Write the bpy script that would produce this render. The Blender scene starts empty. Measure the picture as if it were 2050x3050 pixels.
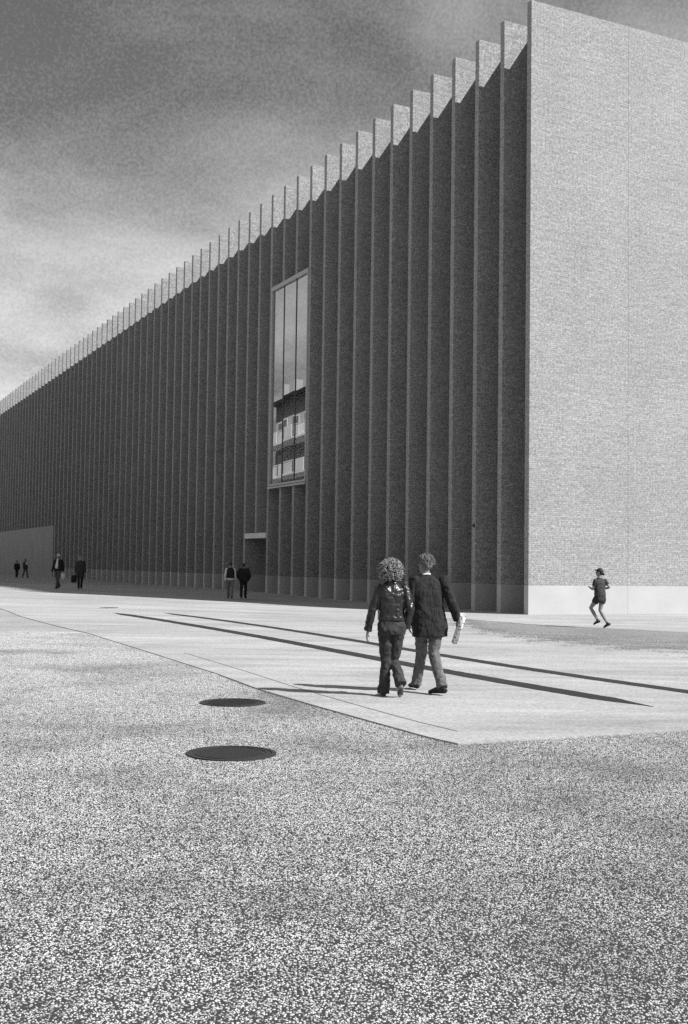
import bpy, bmesh, math, random
from mathutils import Vector, Matrix, Quaternion, noise as mnoise
R = math.radians
random.seed(11)
scene = bpy.context.scene
C = scene.collection

# ------------------------------------------------------------------ camera
PITCH, ROLL, CAM_H = 0.04693, 0.01331, 1.65
cd = bpy.data.cameras.new('camera'); cam = bpy.data.objects.new('camera', cd); C.objects.link(cam)
cd.sensor_fit = 'VERTICAL'; cd.sensor_height = 36.0; cd.lens = 36.0 * 3394.75 / 3050.0
cd.clip_start = 0.1; cd.clip_end = 6000
_f = Vector((0, math.cos(PITCH), math.sin(PITCH))); _u = Vector((0, -math.sin(PITCH), math.cos(PITCH))); _r = Vector((1, 0, 0))
_rc = _r * math.cos(ROLL) + _u * math.sin(ROLL); _uc = _u * math.cos(ROLL) - _r * math.sin(ROLL)
cam.matrix_world = Matrix(((_rc.x, _uc.x, -_f.x, 0), (_rc.y, _uc.y, -_f.y, 0), (_rc.z, _uc.z, -_f.z, CAM_H), (0, 0, 0, 1)))
scene.camera = cam

# ------------------------------------------------------------------ light, sky, exposure
SUN_EL, SUN_LEFT = R(43.8), R(64.3)          # light travels towards 64.3 deg left of the view axis
travel = Vector((-math.sin(SUN_LEFT) * math.cos(SUN_EL), math.cos(SUN_LEFT) * math.cos(SUN_EL), -math.sin(SUN_EL)))
sd = bpy.data.lights.new('sun', 'SUN'); sun = bpy.data.objects.new('sun', sd); C.objects.link(sun)
sd.energy = 5.0; sd.angle = R(0.5); sd.color = (1, 1, 1)
sun.rotation_euler = travel.to_track_quat('-Z', 'Y').to_euler(); sun.location = (30, -20, 60)
scene.view_settings.view_transform = 'Standard'; scene.view_settings.look = 'None'
scene.view_settings.exposure = 0.55; scene.view_settings.gamma = 1.0; scene.view_settings.use_curve_mapping = False
scene.cycles.use_denoising = False
scene.cycles.max_bounces = 6

class NT:
    """small helper for node trees"""
    def __init__(s, tree): s.t = tree; s.t.nodes.clear()
    def n(s, typ, **kw):
        nd = s.t.nodes.new(typ)
        for k, v in kw.items():
            if k.startswith('i_'):
                key = k[2:]
                key = int(key) if key.isdigit() else key.replace('_', ' ')
                nd.inputs[key].default_value = v
            else: setattr(nd, k, v)
        return nd
    def l(s, a, b): s.t.links.new(a, b)
    def math(s, op, a, b=None, clamp=False):
        nd = s.n('ShaderNodeMath', operation=op); nd.use_clamp = clamp
        for i, v in enumerate((a, b)):
            if v is None: continue
            if isinstance(v, (int, float)): nd.inputs[i].default_value = v
            else: s.l(v, nd.inputs[i])
        return nd.outputs[0]
    def mixf(s, f, a, b):
        nd = s.n('ShaderNodeMix', data_type='FLOAT')
        for i, v in ((0, f), (2, a), (3, b)):
            if isinstance(v, (int, float)): nd.inputs[i].default_value = v
            else: s.l(v, nd.inputs[i])
        return nd.outputs[0]
    def rng(s, v, a, b, c, d, smooth=False):
        nd = s.n('ShaderNodeMapRange'); nd.clamp = True
        if smooth: nd.interpolation_type = 'SMOOTHSTEP'
        s.l(v, nd.inputs[0])
        for i, k in enumerate((a, b, c, d)): nd.inputs[i + 1].default_value = k
        return nd.outputs[0]
    def noise(s, co, scale, detail=4, rough=.55, dist=0.0):
        nd = s.n('ShaderNodeTexNoise', i_Scale=scale, i_Detail=detail, i_Roughness=rough, i_Distortion=dist)
        s.l(co, nd.inputs['Vector']); return nd.outputs['Fac']
    def mapping(s, co, loc=(0, 0, 0), rot=(0, 0, 0), scale=(1, 1, 1)):
        nd = s.n('ShaderNodeMapping'); nd.inputs['Location'].default_value = loc
        nd.inputs['Rotation'].default_value = rot; nd.inputs['Scale'].default_value = scale
        s.l(co, nd.inputs[0]); return nd.outputs[0]

w = bpy.data.worlds.new('World'); scene.world = w; w.use_nodes = True
t = NT(w.node_tree)
tc = t.n('ShaderNodeTexCoord'); gen = tc.outputs['Generated']
sky = t.n('ShaderNodeTexSky', sky_type='NISHITA'); sky.sun_disc = False; sky.sun_elevation = SUN_EL
sky.sun_rotation = math.atan2(-travel.x, -travel.y); sky.altitude = 450; sky.dust_density = 1.5
bw = t.n('ShaderNodeRGBToBW'); t.l(sky.outputs[0], bw.inputs[0])
sep = t.n('ShaderNodeSeparateXYZ'); t.l(gen, sep.inputs[0])
zc = t.math('ADD', t.math('MAXIMUM', sep.outputs[2], 0.0), 0.16)
cmb = t.n('ShaderNodeCombineXYZ')
t.l(t.math('DIVIDE', sep.outputs[0], zc), cmb.inputs[0]); t.l(t.math('DIVIDE', sep.outputs[1], zc), cmb.inputs[1])
cco = t.mapping(cmb.outputs[0], loc=(2.374, 2.211, 0), rot=(0, 0, R(-14.82)), scale=(1, .8, 1))
big = t.noise(cco, 1.1, 3, .5, .3); mid = t.noise(t.mapping(cco, loc=(5, 2, 3)), 2.4, 5, .55, .4)
fine = t.noise(gen, 420.0, 1, .5)
cl = t.math('ADD', t.math('MULTIPLY', big, .66), t.math('MULTIPLY', mid, .34))
cl = t.rng(cl, .34, .66, 0, 1, True)
cl = t.math('ADD', cl, t.math('MULTIPLY', t.math('SUBTRACT', fine, .5), .46))
# cloud brightness relative to the clear sky behind it; clouds are brighter low in the sky where the air is thick
elev = t.rng(sep.outputs[2], 0.02, .55, 0, 1)
base = t.mixf(elev, .42, .195)
cloud = t.math('MULTIPLY', base, t.mixf(cl, .36, 1.6))
clear = t.math('MULTIPLY', bw.outputs[0], .012)
val = t.math('ADD', t.math('MULTIPLY', cloud, .9), clear)
val = t.math('MULTIPLY', val, 10.0)
bg = t.n('ShaderNodeBackground', i_Strength=0.1); t.l(val, bg.inputs[0])
wo = t.n('ShaderNodeOutputWorld'); t.l(bg.outputs[0], wo.inputs[0])

# ------------------------------------------------------------------ tags and mesh helpers
def tag(o, label=None, cat=None, group=None, kind=None):
    if label: o['label'] = label
    if cat: o['category'] = cat
    if group: o['group'] = group
    if kind: o['kind'] = kind
    return o
def link(o, parent=None):
    C.objects.link(o)
    if parent is not None: o.parent = parent
    return o
def empty(name, loc=(0, 0, 0), rz=0, parent=None):
    o = bpy.data.objects.new(name, None); o.location = loc; o.rotation_euler = (0, 0, rz); o.empty_display_size = .2
    return link(o, parent)
def mesh_of(name, bm, mat=None, smooth=False):
    me = bpy.data.meshes.new(name); bm.to_mesh(me); bm.free()
    if mat: me.materials.append(mat)
    if smooth:
        for p in me.polygons: p.use_smooth = True
    return me
def obj(name, bm_or_me, mat=None, parent=None, smooth=False, loc=(0, 0, 0)):
    me = bm_or_me if isinstance(bm_or_me, bpy.types.Mesh) else mesh_of(name, bm_or_me, mat, smooth)
    o = bpy.data.objects.new(name, me); o.location = loc
    return link(o, parent)
def box(bm, x0, x1, y0, y1, z0, z1, bev=0.0):
    vs = [bm.verts.new(p) for p in ((x0, y0, z0), (x1, y0, z0), (x1, y1, z0), (x0, y1, z0), (x0, y0, z1), (x1, y0, z1), (x1, y1, z1), (x0, y1, z1))]
    fs = [bm.faces.new([vs[i] for i in q]) for q in ((3, 2, 1, 0), (4, 5, 6, 7), (0, 1, 5, 4), (1, 2, 6, 5), (2, 3, 7, 6), (3, 0, 4, 7))]
    if bev:
        es = {e for f in fs for e in f.edges}
        bmesh.ops.bevel(bm, geom=list(es), offset=bev, segments=1, affect='EDGES')
    return vs
def boxm(x0, x1, y0, y1, z0, z1, bev=0.0):
    bm = bmesh.new(); box(bm, x0, x1, y0, y1, z0, z1, bev); return bm

# ------------------------------------------------------------------ materials (black-and-white picture: greys only)
MUSEUM = bpy.data.objects.new('museum_building', None)
def mat(name, col, rough=.8, metal=0.0, spec=.3):
    m = bpy.data.materials.new(name); m.use_nodes = True; t = NT(m.node_tree)
    b = t.n('ShaderNodeBsdfPrincipled'); o = t.n('ShaderNodeOutputMaterial'); t.l(b.outputs[0], o.inputs[0])
    b.inputs['Base Color'].default_value = (col, col, col, 1); b.inputs['Roughness'].default_value = rough
    b.inputs['Metallic'].default_value = metal; b.inputs['Specular IOR Level'].default_value = spec
    m['_'] = 1
    return m, t, b
def grey(t, v, b):
    c = t.n('ShaderNodeCombineXYZ')
    for i in range(3): t.l(v, c.inputs[i])
    t.l(c.outputs[0], b.inputs['Base Color'])
def bump(t, h, b, strength=.3, dist=.01):
    n = t.n('ShaderNodeBump', i_Strength=strength, i_Distance=dist); t.l(h, n.inputs['Height']); t.l(n.outputs[0], b.inputs['Normal'])
def noisy(name, lo, hi, scale=30, rough=.8, bstr=.2, bdist=.004, detail=5, spec=.3, stretch=(1, 1, 1), coord='Object', metal=0.0, r_lo=None):
    m, t, b = mat(name, lo, rough, metal, spec)
    co = t.n('ShaderNodeTexCoord').outputs[coord]; co = t.mapping(co, scale=stretch)
    n = t.noise(co, scale, detail, .6); grey(t, t.rng(n, .3, .7, lo, hi), b)
    if bstr: bump(t, n, b, bstr, bdist)
    return m

def brick_mat():
    m, t, b = mat('grey_brick', .4, .85)
    tc = t.n('ShaderNodeTexCoord'); tc.object = MUSEUM; co = tc.outputs['Object']
    s = t.n('ShaderNodeSeparateXYZ'); t.l(co, s.inputs[0])
    uv = t.n('ShaderNodeCombineXYZ'); t.l(t.math('ADD', s.outputs[0], s.outputs[1]), uv.inputs[0]); t.l(s.outputs[2], uv.inputs[1])
    br = t.n('ShaderNodeTexBrick', i_Scale=1.0, i_Mortar_Size=.006, i_Mortar_Smooth=.2, i_Bias=0.0, i_Brick_Width=.26, i_Row_Height=.068)
    br.offset = .5
    br.inputs['Color1'].default_value = (.262, .262, .262, 1); br.inputs['Color2'].default_value = (.325, .325, .325, 1); br.inputs['Mortar'].default_value = (.19, .19, .19, 1)
    t.l(uv.outputs[0], br.inputs['Vector'])
    g = t.n('ShaderNodeSeparateColor'); t.l(br.outputs[0], g.inputs[0])
    streak = t.noise(t.mapping(uv.outputs[0], scale=(.22, 15, 1)), 1.0, 4, .65)
    blot = t.noise(co, .35, 4, .55)
    fine = t.noise(co, 26.0, 2, .6); fine2 = t.noise(co, 10.0, 2, .6)
    v = t.math('MULTIPLY', g.outputs[0], t.rng(streak,   .25, .75, .9, 1.09))
    v = t.math('MULTIPLY', v, t.rng(blot, .25, .75, .9, 1.08))
    v = t.math('MULTIPLY', v, t.rng(fine, .3, .7, .58, 1.42))
    v = t.math('MULTIPLY', v, t.rng(fine2, .3, .7, .72, 1.28))
    grey(t, v, b); bump(t, g.outputs[0], b, .35, .006)
    return m
def conc_mat(name, lo, hi, scale=1.3, fine=.12):
    m, t, b = mat(name, lo, .85)
    co = t.n('ShaderNodeNewGeometry').outputs['Position']
    a = t.noise(co, scale, 6, .6); f = t.noise(co, 45, 3, .6)
    v = t.math('MULTIPLY', t.rng(a, .3, .7, lo, hi), t.rng(f, .3, .7, 1 - fine, 1 + fine))
    grey(t, v, b); bump(t, f, b, .15, .003)
    return m
def slab_mat():
    m, t, b = mat('concrete_slab', .5, .9)
    co = t.n('ShaderNodeNewGeometry').outputs['Position']
    # long brushed streaks and stains, water marks
    st = t.noise(t.mapping(co, rot=(0, 0, R(-8)), scale=(.22, 1.1, 1)), 1.0, 6, .62, .5)
    sp = t.noise(co, 75, 3, .7); bl = t.noise(co, .16, 3, .5, .4); g2 = t.noise(co, 22, 2, .6)
    v = t.rng(st, .32, .72, .28, .45)
    sp2 = t.noise(t.mapping(co, loc=(4, 9, 0), scale=(.5, 1.3, 1)), .7, 5, .7, .8); v = t.math('MULTIPLY', v, t.rng(sp2, .56, .66, 1.0, .84))
    sp3 = t.noise(t.mapping(co, loc=(1, 3, 7), scale=(.6, 1.0, 1)), .55, 4, .65, .6); v = t.math('MULTIPLY', v, t.rng(sp3, .6, .68, 1.0, 1.14))
    v = t.math('MULTIPLY', v, t.rng(bl, .3, .7, .88, 1.08))
    v = t.math('MULTIPLY', v, t.rng(sp, .3, .7, .58, 1.38))
    v = t.math('MULTIPLY', v, t.rng(g2, .3, .7, .78, 1.2))
    grey(t, v, b); bump(t, sp, b, .25, .003)
    return m
def aggregate_mat(name, binder, stone, cell=70.0, thr=.5, k=1.0):
    m, t, b = mat(name, .3, .9)
    co = t.n('ShaderNodeNewGeometry').outputs['Position']
    vo = t.n('ShaderNodeTexVoronoi', i_Scale=cell); t.l(co, vo.inputs['Vector'])
    sc = t.n('ShaderNodeSeparateColor'); t.l(vo.outputs['Color'], sc.inputs[0])
    lit = t.math('GREATER_THAN', sc.outputs[0], thr)
    edge = t.rng(vo.outputs['Distance'], .25, .55, 1, 0)
    msk = t.math('MULTIPLY', lit, edge)
    tone = t.math('MULTIPLY', t.rng(sc.outputs[1], 0, 1, .7, 1.2), stone)
    v = t.mixf(msk, binder, tone)
    bl = t.noise(co, .5, 4, .6, .4); v = t.math('MULTIPLY', v, t.rng(bl, .3, .7, .82 * k, 1.12 * k))
    grey(t, v, b); bump(t, msk, b, .6, .004)
    return m
M = {}
M['brick'] = brick_mat()
M['plinth'] = conc_mat('pale_concrete_plinth', .38, .45, .7, .07)
M['flat_conc'] = conc_mat('flat_concrete_wall', .23, .28, .5, .12)
M['lintel'] = conc_mat('lintel_concrete', .6, .68)
M['roofing'] = conc_mat('roof_gravel', .25, .35)
M['slab'] = slab_mat()
M['aggregate'] = aggregate_mat('exposed_aggregate', .26, .52, 62, .25)
M['patch'] = aggregate_mat('gravel_patch', .17, .42, 30, .4)
M['track'] = aggregate_mat('dark_track_filling', .022, .07, 60, .6)
M['joint_and_shade'] = noisy('joint_and_shade_line', .08, .14, 20)
M['iron'] = noisy('cast_iron', .018, .05, 160, .6, .35, .003, coord='Object')
M['frame'] = noisy('anodised_frame', .34, .4, 40, .45, .05, .001, spec=.5)
M['darkframe'] = noisy('dark_frame', .03, .05, 40, .5, .05, .001)
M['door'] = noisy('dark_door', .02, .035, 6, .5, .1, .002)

def glass_mat():
    m, t, b = mat('coated_glass', .03, .02, 0, .5)
    g = t.n('ShaderNodeBsdfGlossy', i_Roughness=.012); g.inputs[0].default_value = (.62, .62, .62, 1)
    mx = t.n('ShaderNodeMixShader'); mx.inputs[0].default_value = .82
    o = [n for n in t.t.nodes if n.type == 'OUTPUT_MATERIAL'][0]
    t.l(b.outputs[0], mx.inputs[1]); t.l(g.outputs[0], mx.inputs[2]); t.l(mx.outputs[0], o.inputs[0])
    return m
M['glass'] = glass_mat()

# ------------------------------------------------------------------ ground
def sm(a, b, x):
    q = min(1, max(0, (x - a) / (b - a))); return q * q * (3 - 2 * q)
def G(x, y):                                    # the plaza rises gently towards the left
    m = max(0., -x); m = 14 * (1 - math.exp(-m / 14))
    return .036 * m * sm(26, 44, y) * (1 - .75 * sm(50, 85, y))
def sheet(name, xs, ys, dz, m):
    bm = bmesh.new()
    g = [[bm.verts.new((x, y, G(x, y) + dz)) for x in xs] for y in ys]
    for j in range(len(ys) - 1):
        for i in range(len(xs) - 1): bm.faces.new((g[j][i], g[j][i + 1], g[j + 1][i + 1], g[j + 1][i]))
    return obj(name, bm, m, smooth=True)
xs = [-2500, -800, -300, -150, -100, -80] + [-64 + 2 * i for i in range(33)] + [4, 10, 20, 40, 80, 200, 800, 2500]
ys = [-800, -200, -60, -20, 0, 8, 16, 22] + [26 + i for i in range(64)] + [94, 100, 120, 160, 220, 400, 1000, 2500]
tag(sheet('ground', xs, ys, 0, M['aggregate']), kind='structure')

EDGE = [(-16.5, 46.0), (-11.43, 37.16), (-10.14, 34.67), (-9.23, 32.7), (-5.9, 26.5), (-3.42, 20.77), (-1.82, 17.02), (-1.12, 15.17), (-0.41, 13.63), (0.33, 12.1), (0.85, 11.05), (1.09, 10.67)]
def lerp_edge(y):
    for (x0, y0), (x1, y1) in zip(EDGE, EDGE[1:]):
        if y1 <= y <= y0: return x0 + (x1 - x0) * (y - y0) / (y1 - y0)
    return EDGE[0][0] - (y - EDGE[0][1]) * .55 if y > EDGE[0][1] else EDGE[-1][0]
SLAB_Z = .014
def slab():
    bm = bmesh.new(); rows = []
    ysl = [10.67 + .2 * i for i in range(int((46 - 10.67) / .2) + 1)] + [46 + 2 * i for i in range(1, 40)]
    for y in ysl:
        xl = lerp_edge(y); xr = 1.09 + (y - 10.67) / .452 if y < 16.5 else 40.0
        xr = min(40.0, xr)
        rows.append([bm.verts.new((xl + (xr - xl) * k / 24, y, G(xl + (xr - xl) * k / 24, y) + SLAB_Z)) for k in range(25)])
    for a, b in zip(rows, rows[1:]):
        for k in range(24):
            try: bm.faces.new((a[k], a[k + 1], b[k + 1], b[k]))
            except ValueError: pass
    bmesh.ops.remove_doubles(bm, verts=bm.verts, dist=1e-4)
    be = [e for e in bm.edges if e.is_boundary]
    r = bmesh.ops.extrude_edge_only(bm, edges=be)
    for v in r['geom']:
        if isinstance(v, bmesh.types.BMVert): v.co.z -= .03
    bmesh.ops.recalc_face_normals(bm, faces=bm.faces)
    return tag(obj('concrete_pavement', bm, M['slab']), kind='structure')
slab()

def smooth_line(pts, n=8):
    P = [Vector((p[0], p[1], 0)) for p in pts]; P = [P[0] * 2 - P[1]] + P + [P[-1] * 2 - P[-2]]; out = []
    for i in range(1, len(P) - 2):
        for k in range(n):
            s = k / n; a, b, c, d = P[i - 1:i + 3]
            out.append(.5 * ((2 * b) + (c - a) * s + (2 * a - 5 * b + 4 * c - d) * s * s + (3 * b - a - 3 * c + d) * s ** 3))
    return out + [P[-2]]
def strip(name, pts, width, dz, m, taper=(0, 0), ragged=0.0, n=10, parent=None):
    L = smooth_line(pts, n); bm = bmesh.new(); prev = None
    for i, p in enumerate(L):
        d = (L[min(i + 1, len(L) - 1)] - L[max(i - 1, 0)]).normalized(); nrm = Vector((-d.y, d.x, 0))
        wd = width * .5
        if taper[0] and i < taper[0]: wd *= max(.05, i / taper[0])
        if taper[1] and len(L) - 1 - i < taper[1]: wd *= max(.05, (len(L) - 1 - i) / taper[1])
        ra, rb = (random.uniform(-ragged, ragged) for _ in range(2))
        row = []
        for kk in (-1, 1):
            q = p + nrm * (wd * kk + (ra if kk < 0 else rb)); row.append(bm.verts.new((q.x, q.y, G(q.x, q.y) + dz)))
        if prev: bm.faces.new((prev[0], prev[1], row[1], row[0]))
        prev = row
    bmesh.ops.recalc_face_normals(bm, faces=bm.faces)
    if len(bm.faces) and list(bm.faces)[0].normal.z < 0: bmesh.ops.reverse_faces(bm, faces=bm.faces)
    return obj(name, bm, m, parent)
rail_a = [(-7.01, 34.97), (-5.25, 32.31), (-3.72, 29.65), (-2.38, 26.99), (-1.16, 24.33), (0.0, 21.67), (1.16, 19.01), (2.38, 16.35), (3.73, 13.69)]
rail_b = [(-5.59, 35.6), (-3.81, 33.1), (-2.33, 30.6), (-1.08, 28.09), (0.03, 25.59), (1.07, 23.09), (2.12, 20.58), (3.27, 18.08), (4.58, 15.57), (6.0, 13.1)]
tag(strip('track_channel', rail_a, .37, SLAB_Z + .005, M['track'], (5, 5), .012, 16), 'dark sunken rail channel passing close behind the walking couple, ending at both ends', 'rail')
tag(strip('track_channel', rail_b, .31, SLAB_Z + .005, M['track'], (5, 0), .01, 16), 'thinner dark rail channel nearer the museum wall, parallel to the wider one', 'rail')
tag(strip('drain_slot', [(-7.95, 37.23), (-7.67, 37.5), (-7.39, 37.79)], .34, SLAB_Z + .004, M['track'], (4, 4), .01, 8), 'short dark drain slot in pale pavement beyond the rail ends', 'drain')
tag(strip('drain_slot', [(-5.32, 20.64), (-5.18, 20.67), (-5.04, 20.7)], .09, .004, M['track'], (4, 4), .005, 8), 'tiny dark drain slot alone in the speckled gravel', 'drain')
tag(strip('drain_slot', [(6.0, 37.2), (6.5, 37.35), (7.0, 37.45), (7.6, 37.5)], .05, SLAB_Z + .004, M['track'], (4, 4), .02, 8), 'thin dark crack line in front of the sunlit end wall', 'drain')
# pavement joints, a painted shade line at the slab edge, strips of other surfacing
j_ed = [(x + .42, y + .16) for x, y in EDGE[5:]]
tag(strip('pavement_joint', [(-2.9, 21.0), (-1.42, 17.4), (-.68, 15.5), (.0, 13.9), (.72, 12.3), (1.16, 11.45)], .016, SLAB_Z + .003, M['joint_and_shade']), kind='structure')
tag(strip('edge_shade_line', [(x - .005, y - .004) for x, y in EDGE[6:]], .02, .006, M['joint_and_shade'], n=6), kind='structure')  # dark strip painted in for the thin shadow under the slab's step
def thinning(m):
    """loose gravel thins out towards the fringe: stones missing where the fade value runs out"""
    t = NT.__new__(NT); t.t = m.node_tree
    out = [n for n in t.t.nodes if n.type == 'OUTPUT_MATERIAL'][0]; bs = [n for n in t.t.nodes if n.type == 'BSDF_PRINCIPLED'][0]
    at = t.n('ShaderNodeAttribute', attribute_name='fade'); co = t.n('ShaderNodeNewGeometry').outputs['Position']
    n1 = t.noise(co, 24, 2, .6); n2 = t.noise(co, 1.1, 3, .55)
    k = t.math('ADD', at.outputs['Fac'], t.math('ADD', t.math('MULTIPLY', t.math('SUBTRACT', n1, .5), 1.6), t.math('MULTIPLY', t.math('SUBTRACT', n2, .5), .9)))
    tr = t.n('ShaderNodeBsdfTransparent'); mx = t.n('ShaderNodeMixShader')
    t.l(t.math('GREATER_THAN', k, .5), mx.inputs[0]); t.l(tr.outputs[0], mx.inputs[1]); t.l(bs.outputs[0], mx.inputs[2]); t.l(mx.outputs[0], out.inputs[0])
thinning(M['patch'])
def loose_patch():
    back = [(2.4, 38.2), (3.9, 36.0), (4.85, 34.46), (5.36, 33.32), (6.79, 31.91), (9.08, 30.05), (12, 27.7), (16, 24.5)]
    front = [(1.6, 36.0), (2.3, 31.0), (2.9, 27.5), (3.5, 24.0), (4.6, 20.6), (6.2, 18.6), (9, 17.8), (16, 17.0)]
    bm = bmesh.new(); fa = bm.verts.layers.float.new('fade'); cols = []
    for (x0, y0), (x1, y1), i in zip(back, front, range(99)):
        col = []
        for k in range(13):
            q = k / 12; v = bm.verts.new((x0 + (x1 - x0) * q, y0 + (y1 - y0) * q, SLAB_Z + .005)); v[fa] = 1.15 * (1 - q) * min(1, i / 2.0)
            col.append(v)
        cols.append(col)
    for a, b in zip(cols, cols[1:]):
        for k in range(12): bm.faces.new((a[k], a[k + 1], b[k + 1], b[k]))
    return tag(obj('gravel_patch', bm, M['patch']), kind='structure')
loose_patch()
tag(strip('gravel_edge', [(4.85, 34.46), (5.36, 33.32), (6.79, 31.91), (9.08, 30.05), (12, 27.7)], .035, SLAB_Z + .009, M['joint_and_shade'], (6, 0), .01), kind='structure')

# exposed stones of the aggregate: geometry nodes scatter over tiles
def stone_mat():
    m, t, b = mat('aggregate_stone', .5, .75)
    at = t.n('ShaderNodeAttribute', attribute_name='tone')
    co = t.n('ShaderNodeNewGeometry').outputs['Position']
    st = t.noise(co, .4, 5, .68, .3); f = t.noise(co, 160, 2, .5)
    v = t.rng(at.outputs['Fac'], 0, 1, .13, .68)
    v = t.math('MULTIPLY', v, t.rng(st, .32, .54, .55, 1.03))
    v = t.math('MULTIPLY', v, t.rng(f, .3, .7, .85, 1.12))
    grey(t, v, b)
    return m
M['stone'] = stone_mat()
M['binder'] = aggregate_mat('dark_binder', .035, .09, 260, .5)
def gravel():
    TS = .6
    ng = bpy.data.node_groups.new('aggregate_scatter', 'GeometryNodeTree')
    ng.interface.new_socket('Geometry', in_out='INPUT', socket_type='NodeSocketGeometry')
    ng.interface.new_socket('Geometry', in_out='OUTPUT', socket_type='NodeSocketGeometry')
    N = lambda ty: ng.nodes.new(ty); Lk = ng.links.new
    gi, go = N('NodeGroupInput'), N('NodeGroupOutput')
    join = N('GeometryNodeJoinGeometry')
    for v in range(4):
        grid = N('GeometryNodeMeshGrid')
        for k, val in (('Size X', TS), ('Size Y', TS), ('Vertices X', 2), ('Vertices Y', 2)): grid.inputs[k].default_value = val
        dist = N('GeometryNodeDistributePointsOnFaces'); dist.inputs['Density'].default_value = 8000; dist.inputs['Seed'].default_value = v * 7 + 3
        ico = N('GeometryNodeMeshIcoSphere'); ico.inputs['Radius'].default_value = 1.0; ico.inputs['Subdivisions'].default_value = 1
        inst = N('GeometryNodeInstanceOnPoints')
        rs = N('FunctionNodeRandomValue'); rs.data_type = 'FLOAT_VECTOR'
        rs.inputs[0].default_value = (.0027, .0027, .0018); rs.inputs[1].default_value = (.0072, .0064, .0044); rs.inputs['Seed'].default_value = v + 11
        rr = N('FunctionNodeRandomValue'); rr.data_type = 'FLOAT_VECTOR'
        rr.inputs[0].default_value = (-.35, -.35, 0); rr.inputs[1].default_value = (.35, .35, 6.28); rr.inputs['Seed'].default_value = v + 31
        Lk(grid.outputs['Mesh'], dist.inputs['Mesh']); Lk(dist.outputs['Points'], inst.inputs['Points']); Lk(ico.outputs['Mesh'], inst.inputs['Instance'])
        Lk(rs.outputs[0], inst.inputs['Scale']); Lk(rr.outputs[0], inst.inputs['Rotation'])
        sa = N('GeometryNodeStoreNamedAttribute'); sa.data_type = 'FLOAT'; sa.domain = 'INSTANCE'; sa.inputs['Name'].default_value = 'tone'
        rt = N('FunctionNodeRandomValue'); rt.data_type = 'FLOAT'; rt.inputs['Seed'].default_value = v + 51
        Lk(inst.outputs[0], sa.inputs['Geometry'])
        Lk([o for o in rt.outputs if o.enabled][0], sa.inputs['Value'])
        rz = N('GeometryNodeRealizeInstances'); Lk(sa.outputs[0], rz.inputs[0])
        sm_ = N('GeometryNodeSetMaterial'); sm_.inputs['Material'].default_value = M['stone']; Lk(rz.outputs[0], sm_.inputs[0])
        g2 = N('GeometryNodeGeometryToInstance'); Lk(sm_.outputs[0], g2.inputs[0]); Lk(g2.outputs[0], join.inputs[0])
    ip = N('GeometryNodeInstanceOnPoints'); ip.inputs['Pick Instance'].default_value = True
    ri = N('FunctionNodeRandomValue'); ri.data_type = 'INT'
    ints = [i for i in ri.inputs if i.enabled]
    ints[0].default_value = 0; ints[1].default_value = 3
    rq = N('FunctionNodeRandomValue'); rq.data_type = 'INT'
    iq = [i for i in rq.inputs if i.enabled]; iq[0].default_value = 0; iq[1].default_value = 3; rq.inputs['Seed'].default_value = 9
    ml = N('ShaderNodeMath'); ml.operation = 'MULTIPLY'; ml.inputs[1].default_value = math.pi / 2
    Lk([o for o in rq.outputs if o.enabled][0], ml.inputs[0])
    cx = N('ShaderNodeCombineXYZ'); Lk(ml.outputs[0], cx.inputs[2])
    Lk(gi.outputs[0], ip.inputs['Points']); Lk(join.outputs[0], ip.inputs['Instance']); Lk([o for o in ri.outputs if o.enabled][0], ip.inputs['Instance Index'])
    Lk(cx.outputs[0], ip.inputs['Rotation']); Lk(ip.outputs[0], go.inputs[0])
    # tile centres over the part of the gravel near the viewer, not under the slab
    bm = bmesh.new(); y = 2.1
    def on_gravel(x, y): return y < 10.6 or (x < lerp_edge(y)) or (y < 16.5 and x > 1.09 + (y - 10.67) / .452)
    while y < 27:
        hw = .33 * y + 3.0; x = -math.ceil(hw / TS) * TS
        while x < hw:
            cs = [on_gravel(x + a * TS / 2, y + b * TS / 2) for a in (-1, 1) for b in (-1, 1)]
            if any(cs): bm.verts.new((x, y, .0008))
            x += TS
        y += TS
    o = obj('aggregate_stones', bm); o.data.materials.append(M['stone'])
    md = o.modifiers.new('scatter', 'NODES'); md.node_group = ng
    return tag(o, 'small pale stones packed in the speckled gravel surface', 'gravel', kind='stuff')
gravel()
# the dark binder the stones sit in, as far as the stones are built
def binder():
    bm = bmesh.new(); rows = []
    for i in range(46):
        y = 1.8 + i * .55; hw = .33 * y + 3.3
        rows.append([bm.verts.new((-hw + 2 * hw * k / 8, y, .0035 * 0 + .0012)) for k in range(9)])
    for a, b in zip(rows, rows[1:]):
        for k in range(8): bm.faces.new((a[k], a[k + 1], b[k + 1], b[k]))
    return tag(obj('gravel_bed', bm, M['binder']), kind='structure')
binder()

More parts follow.
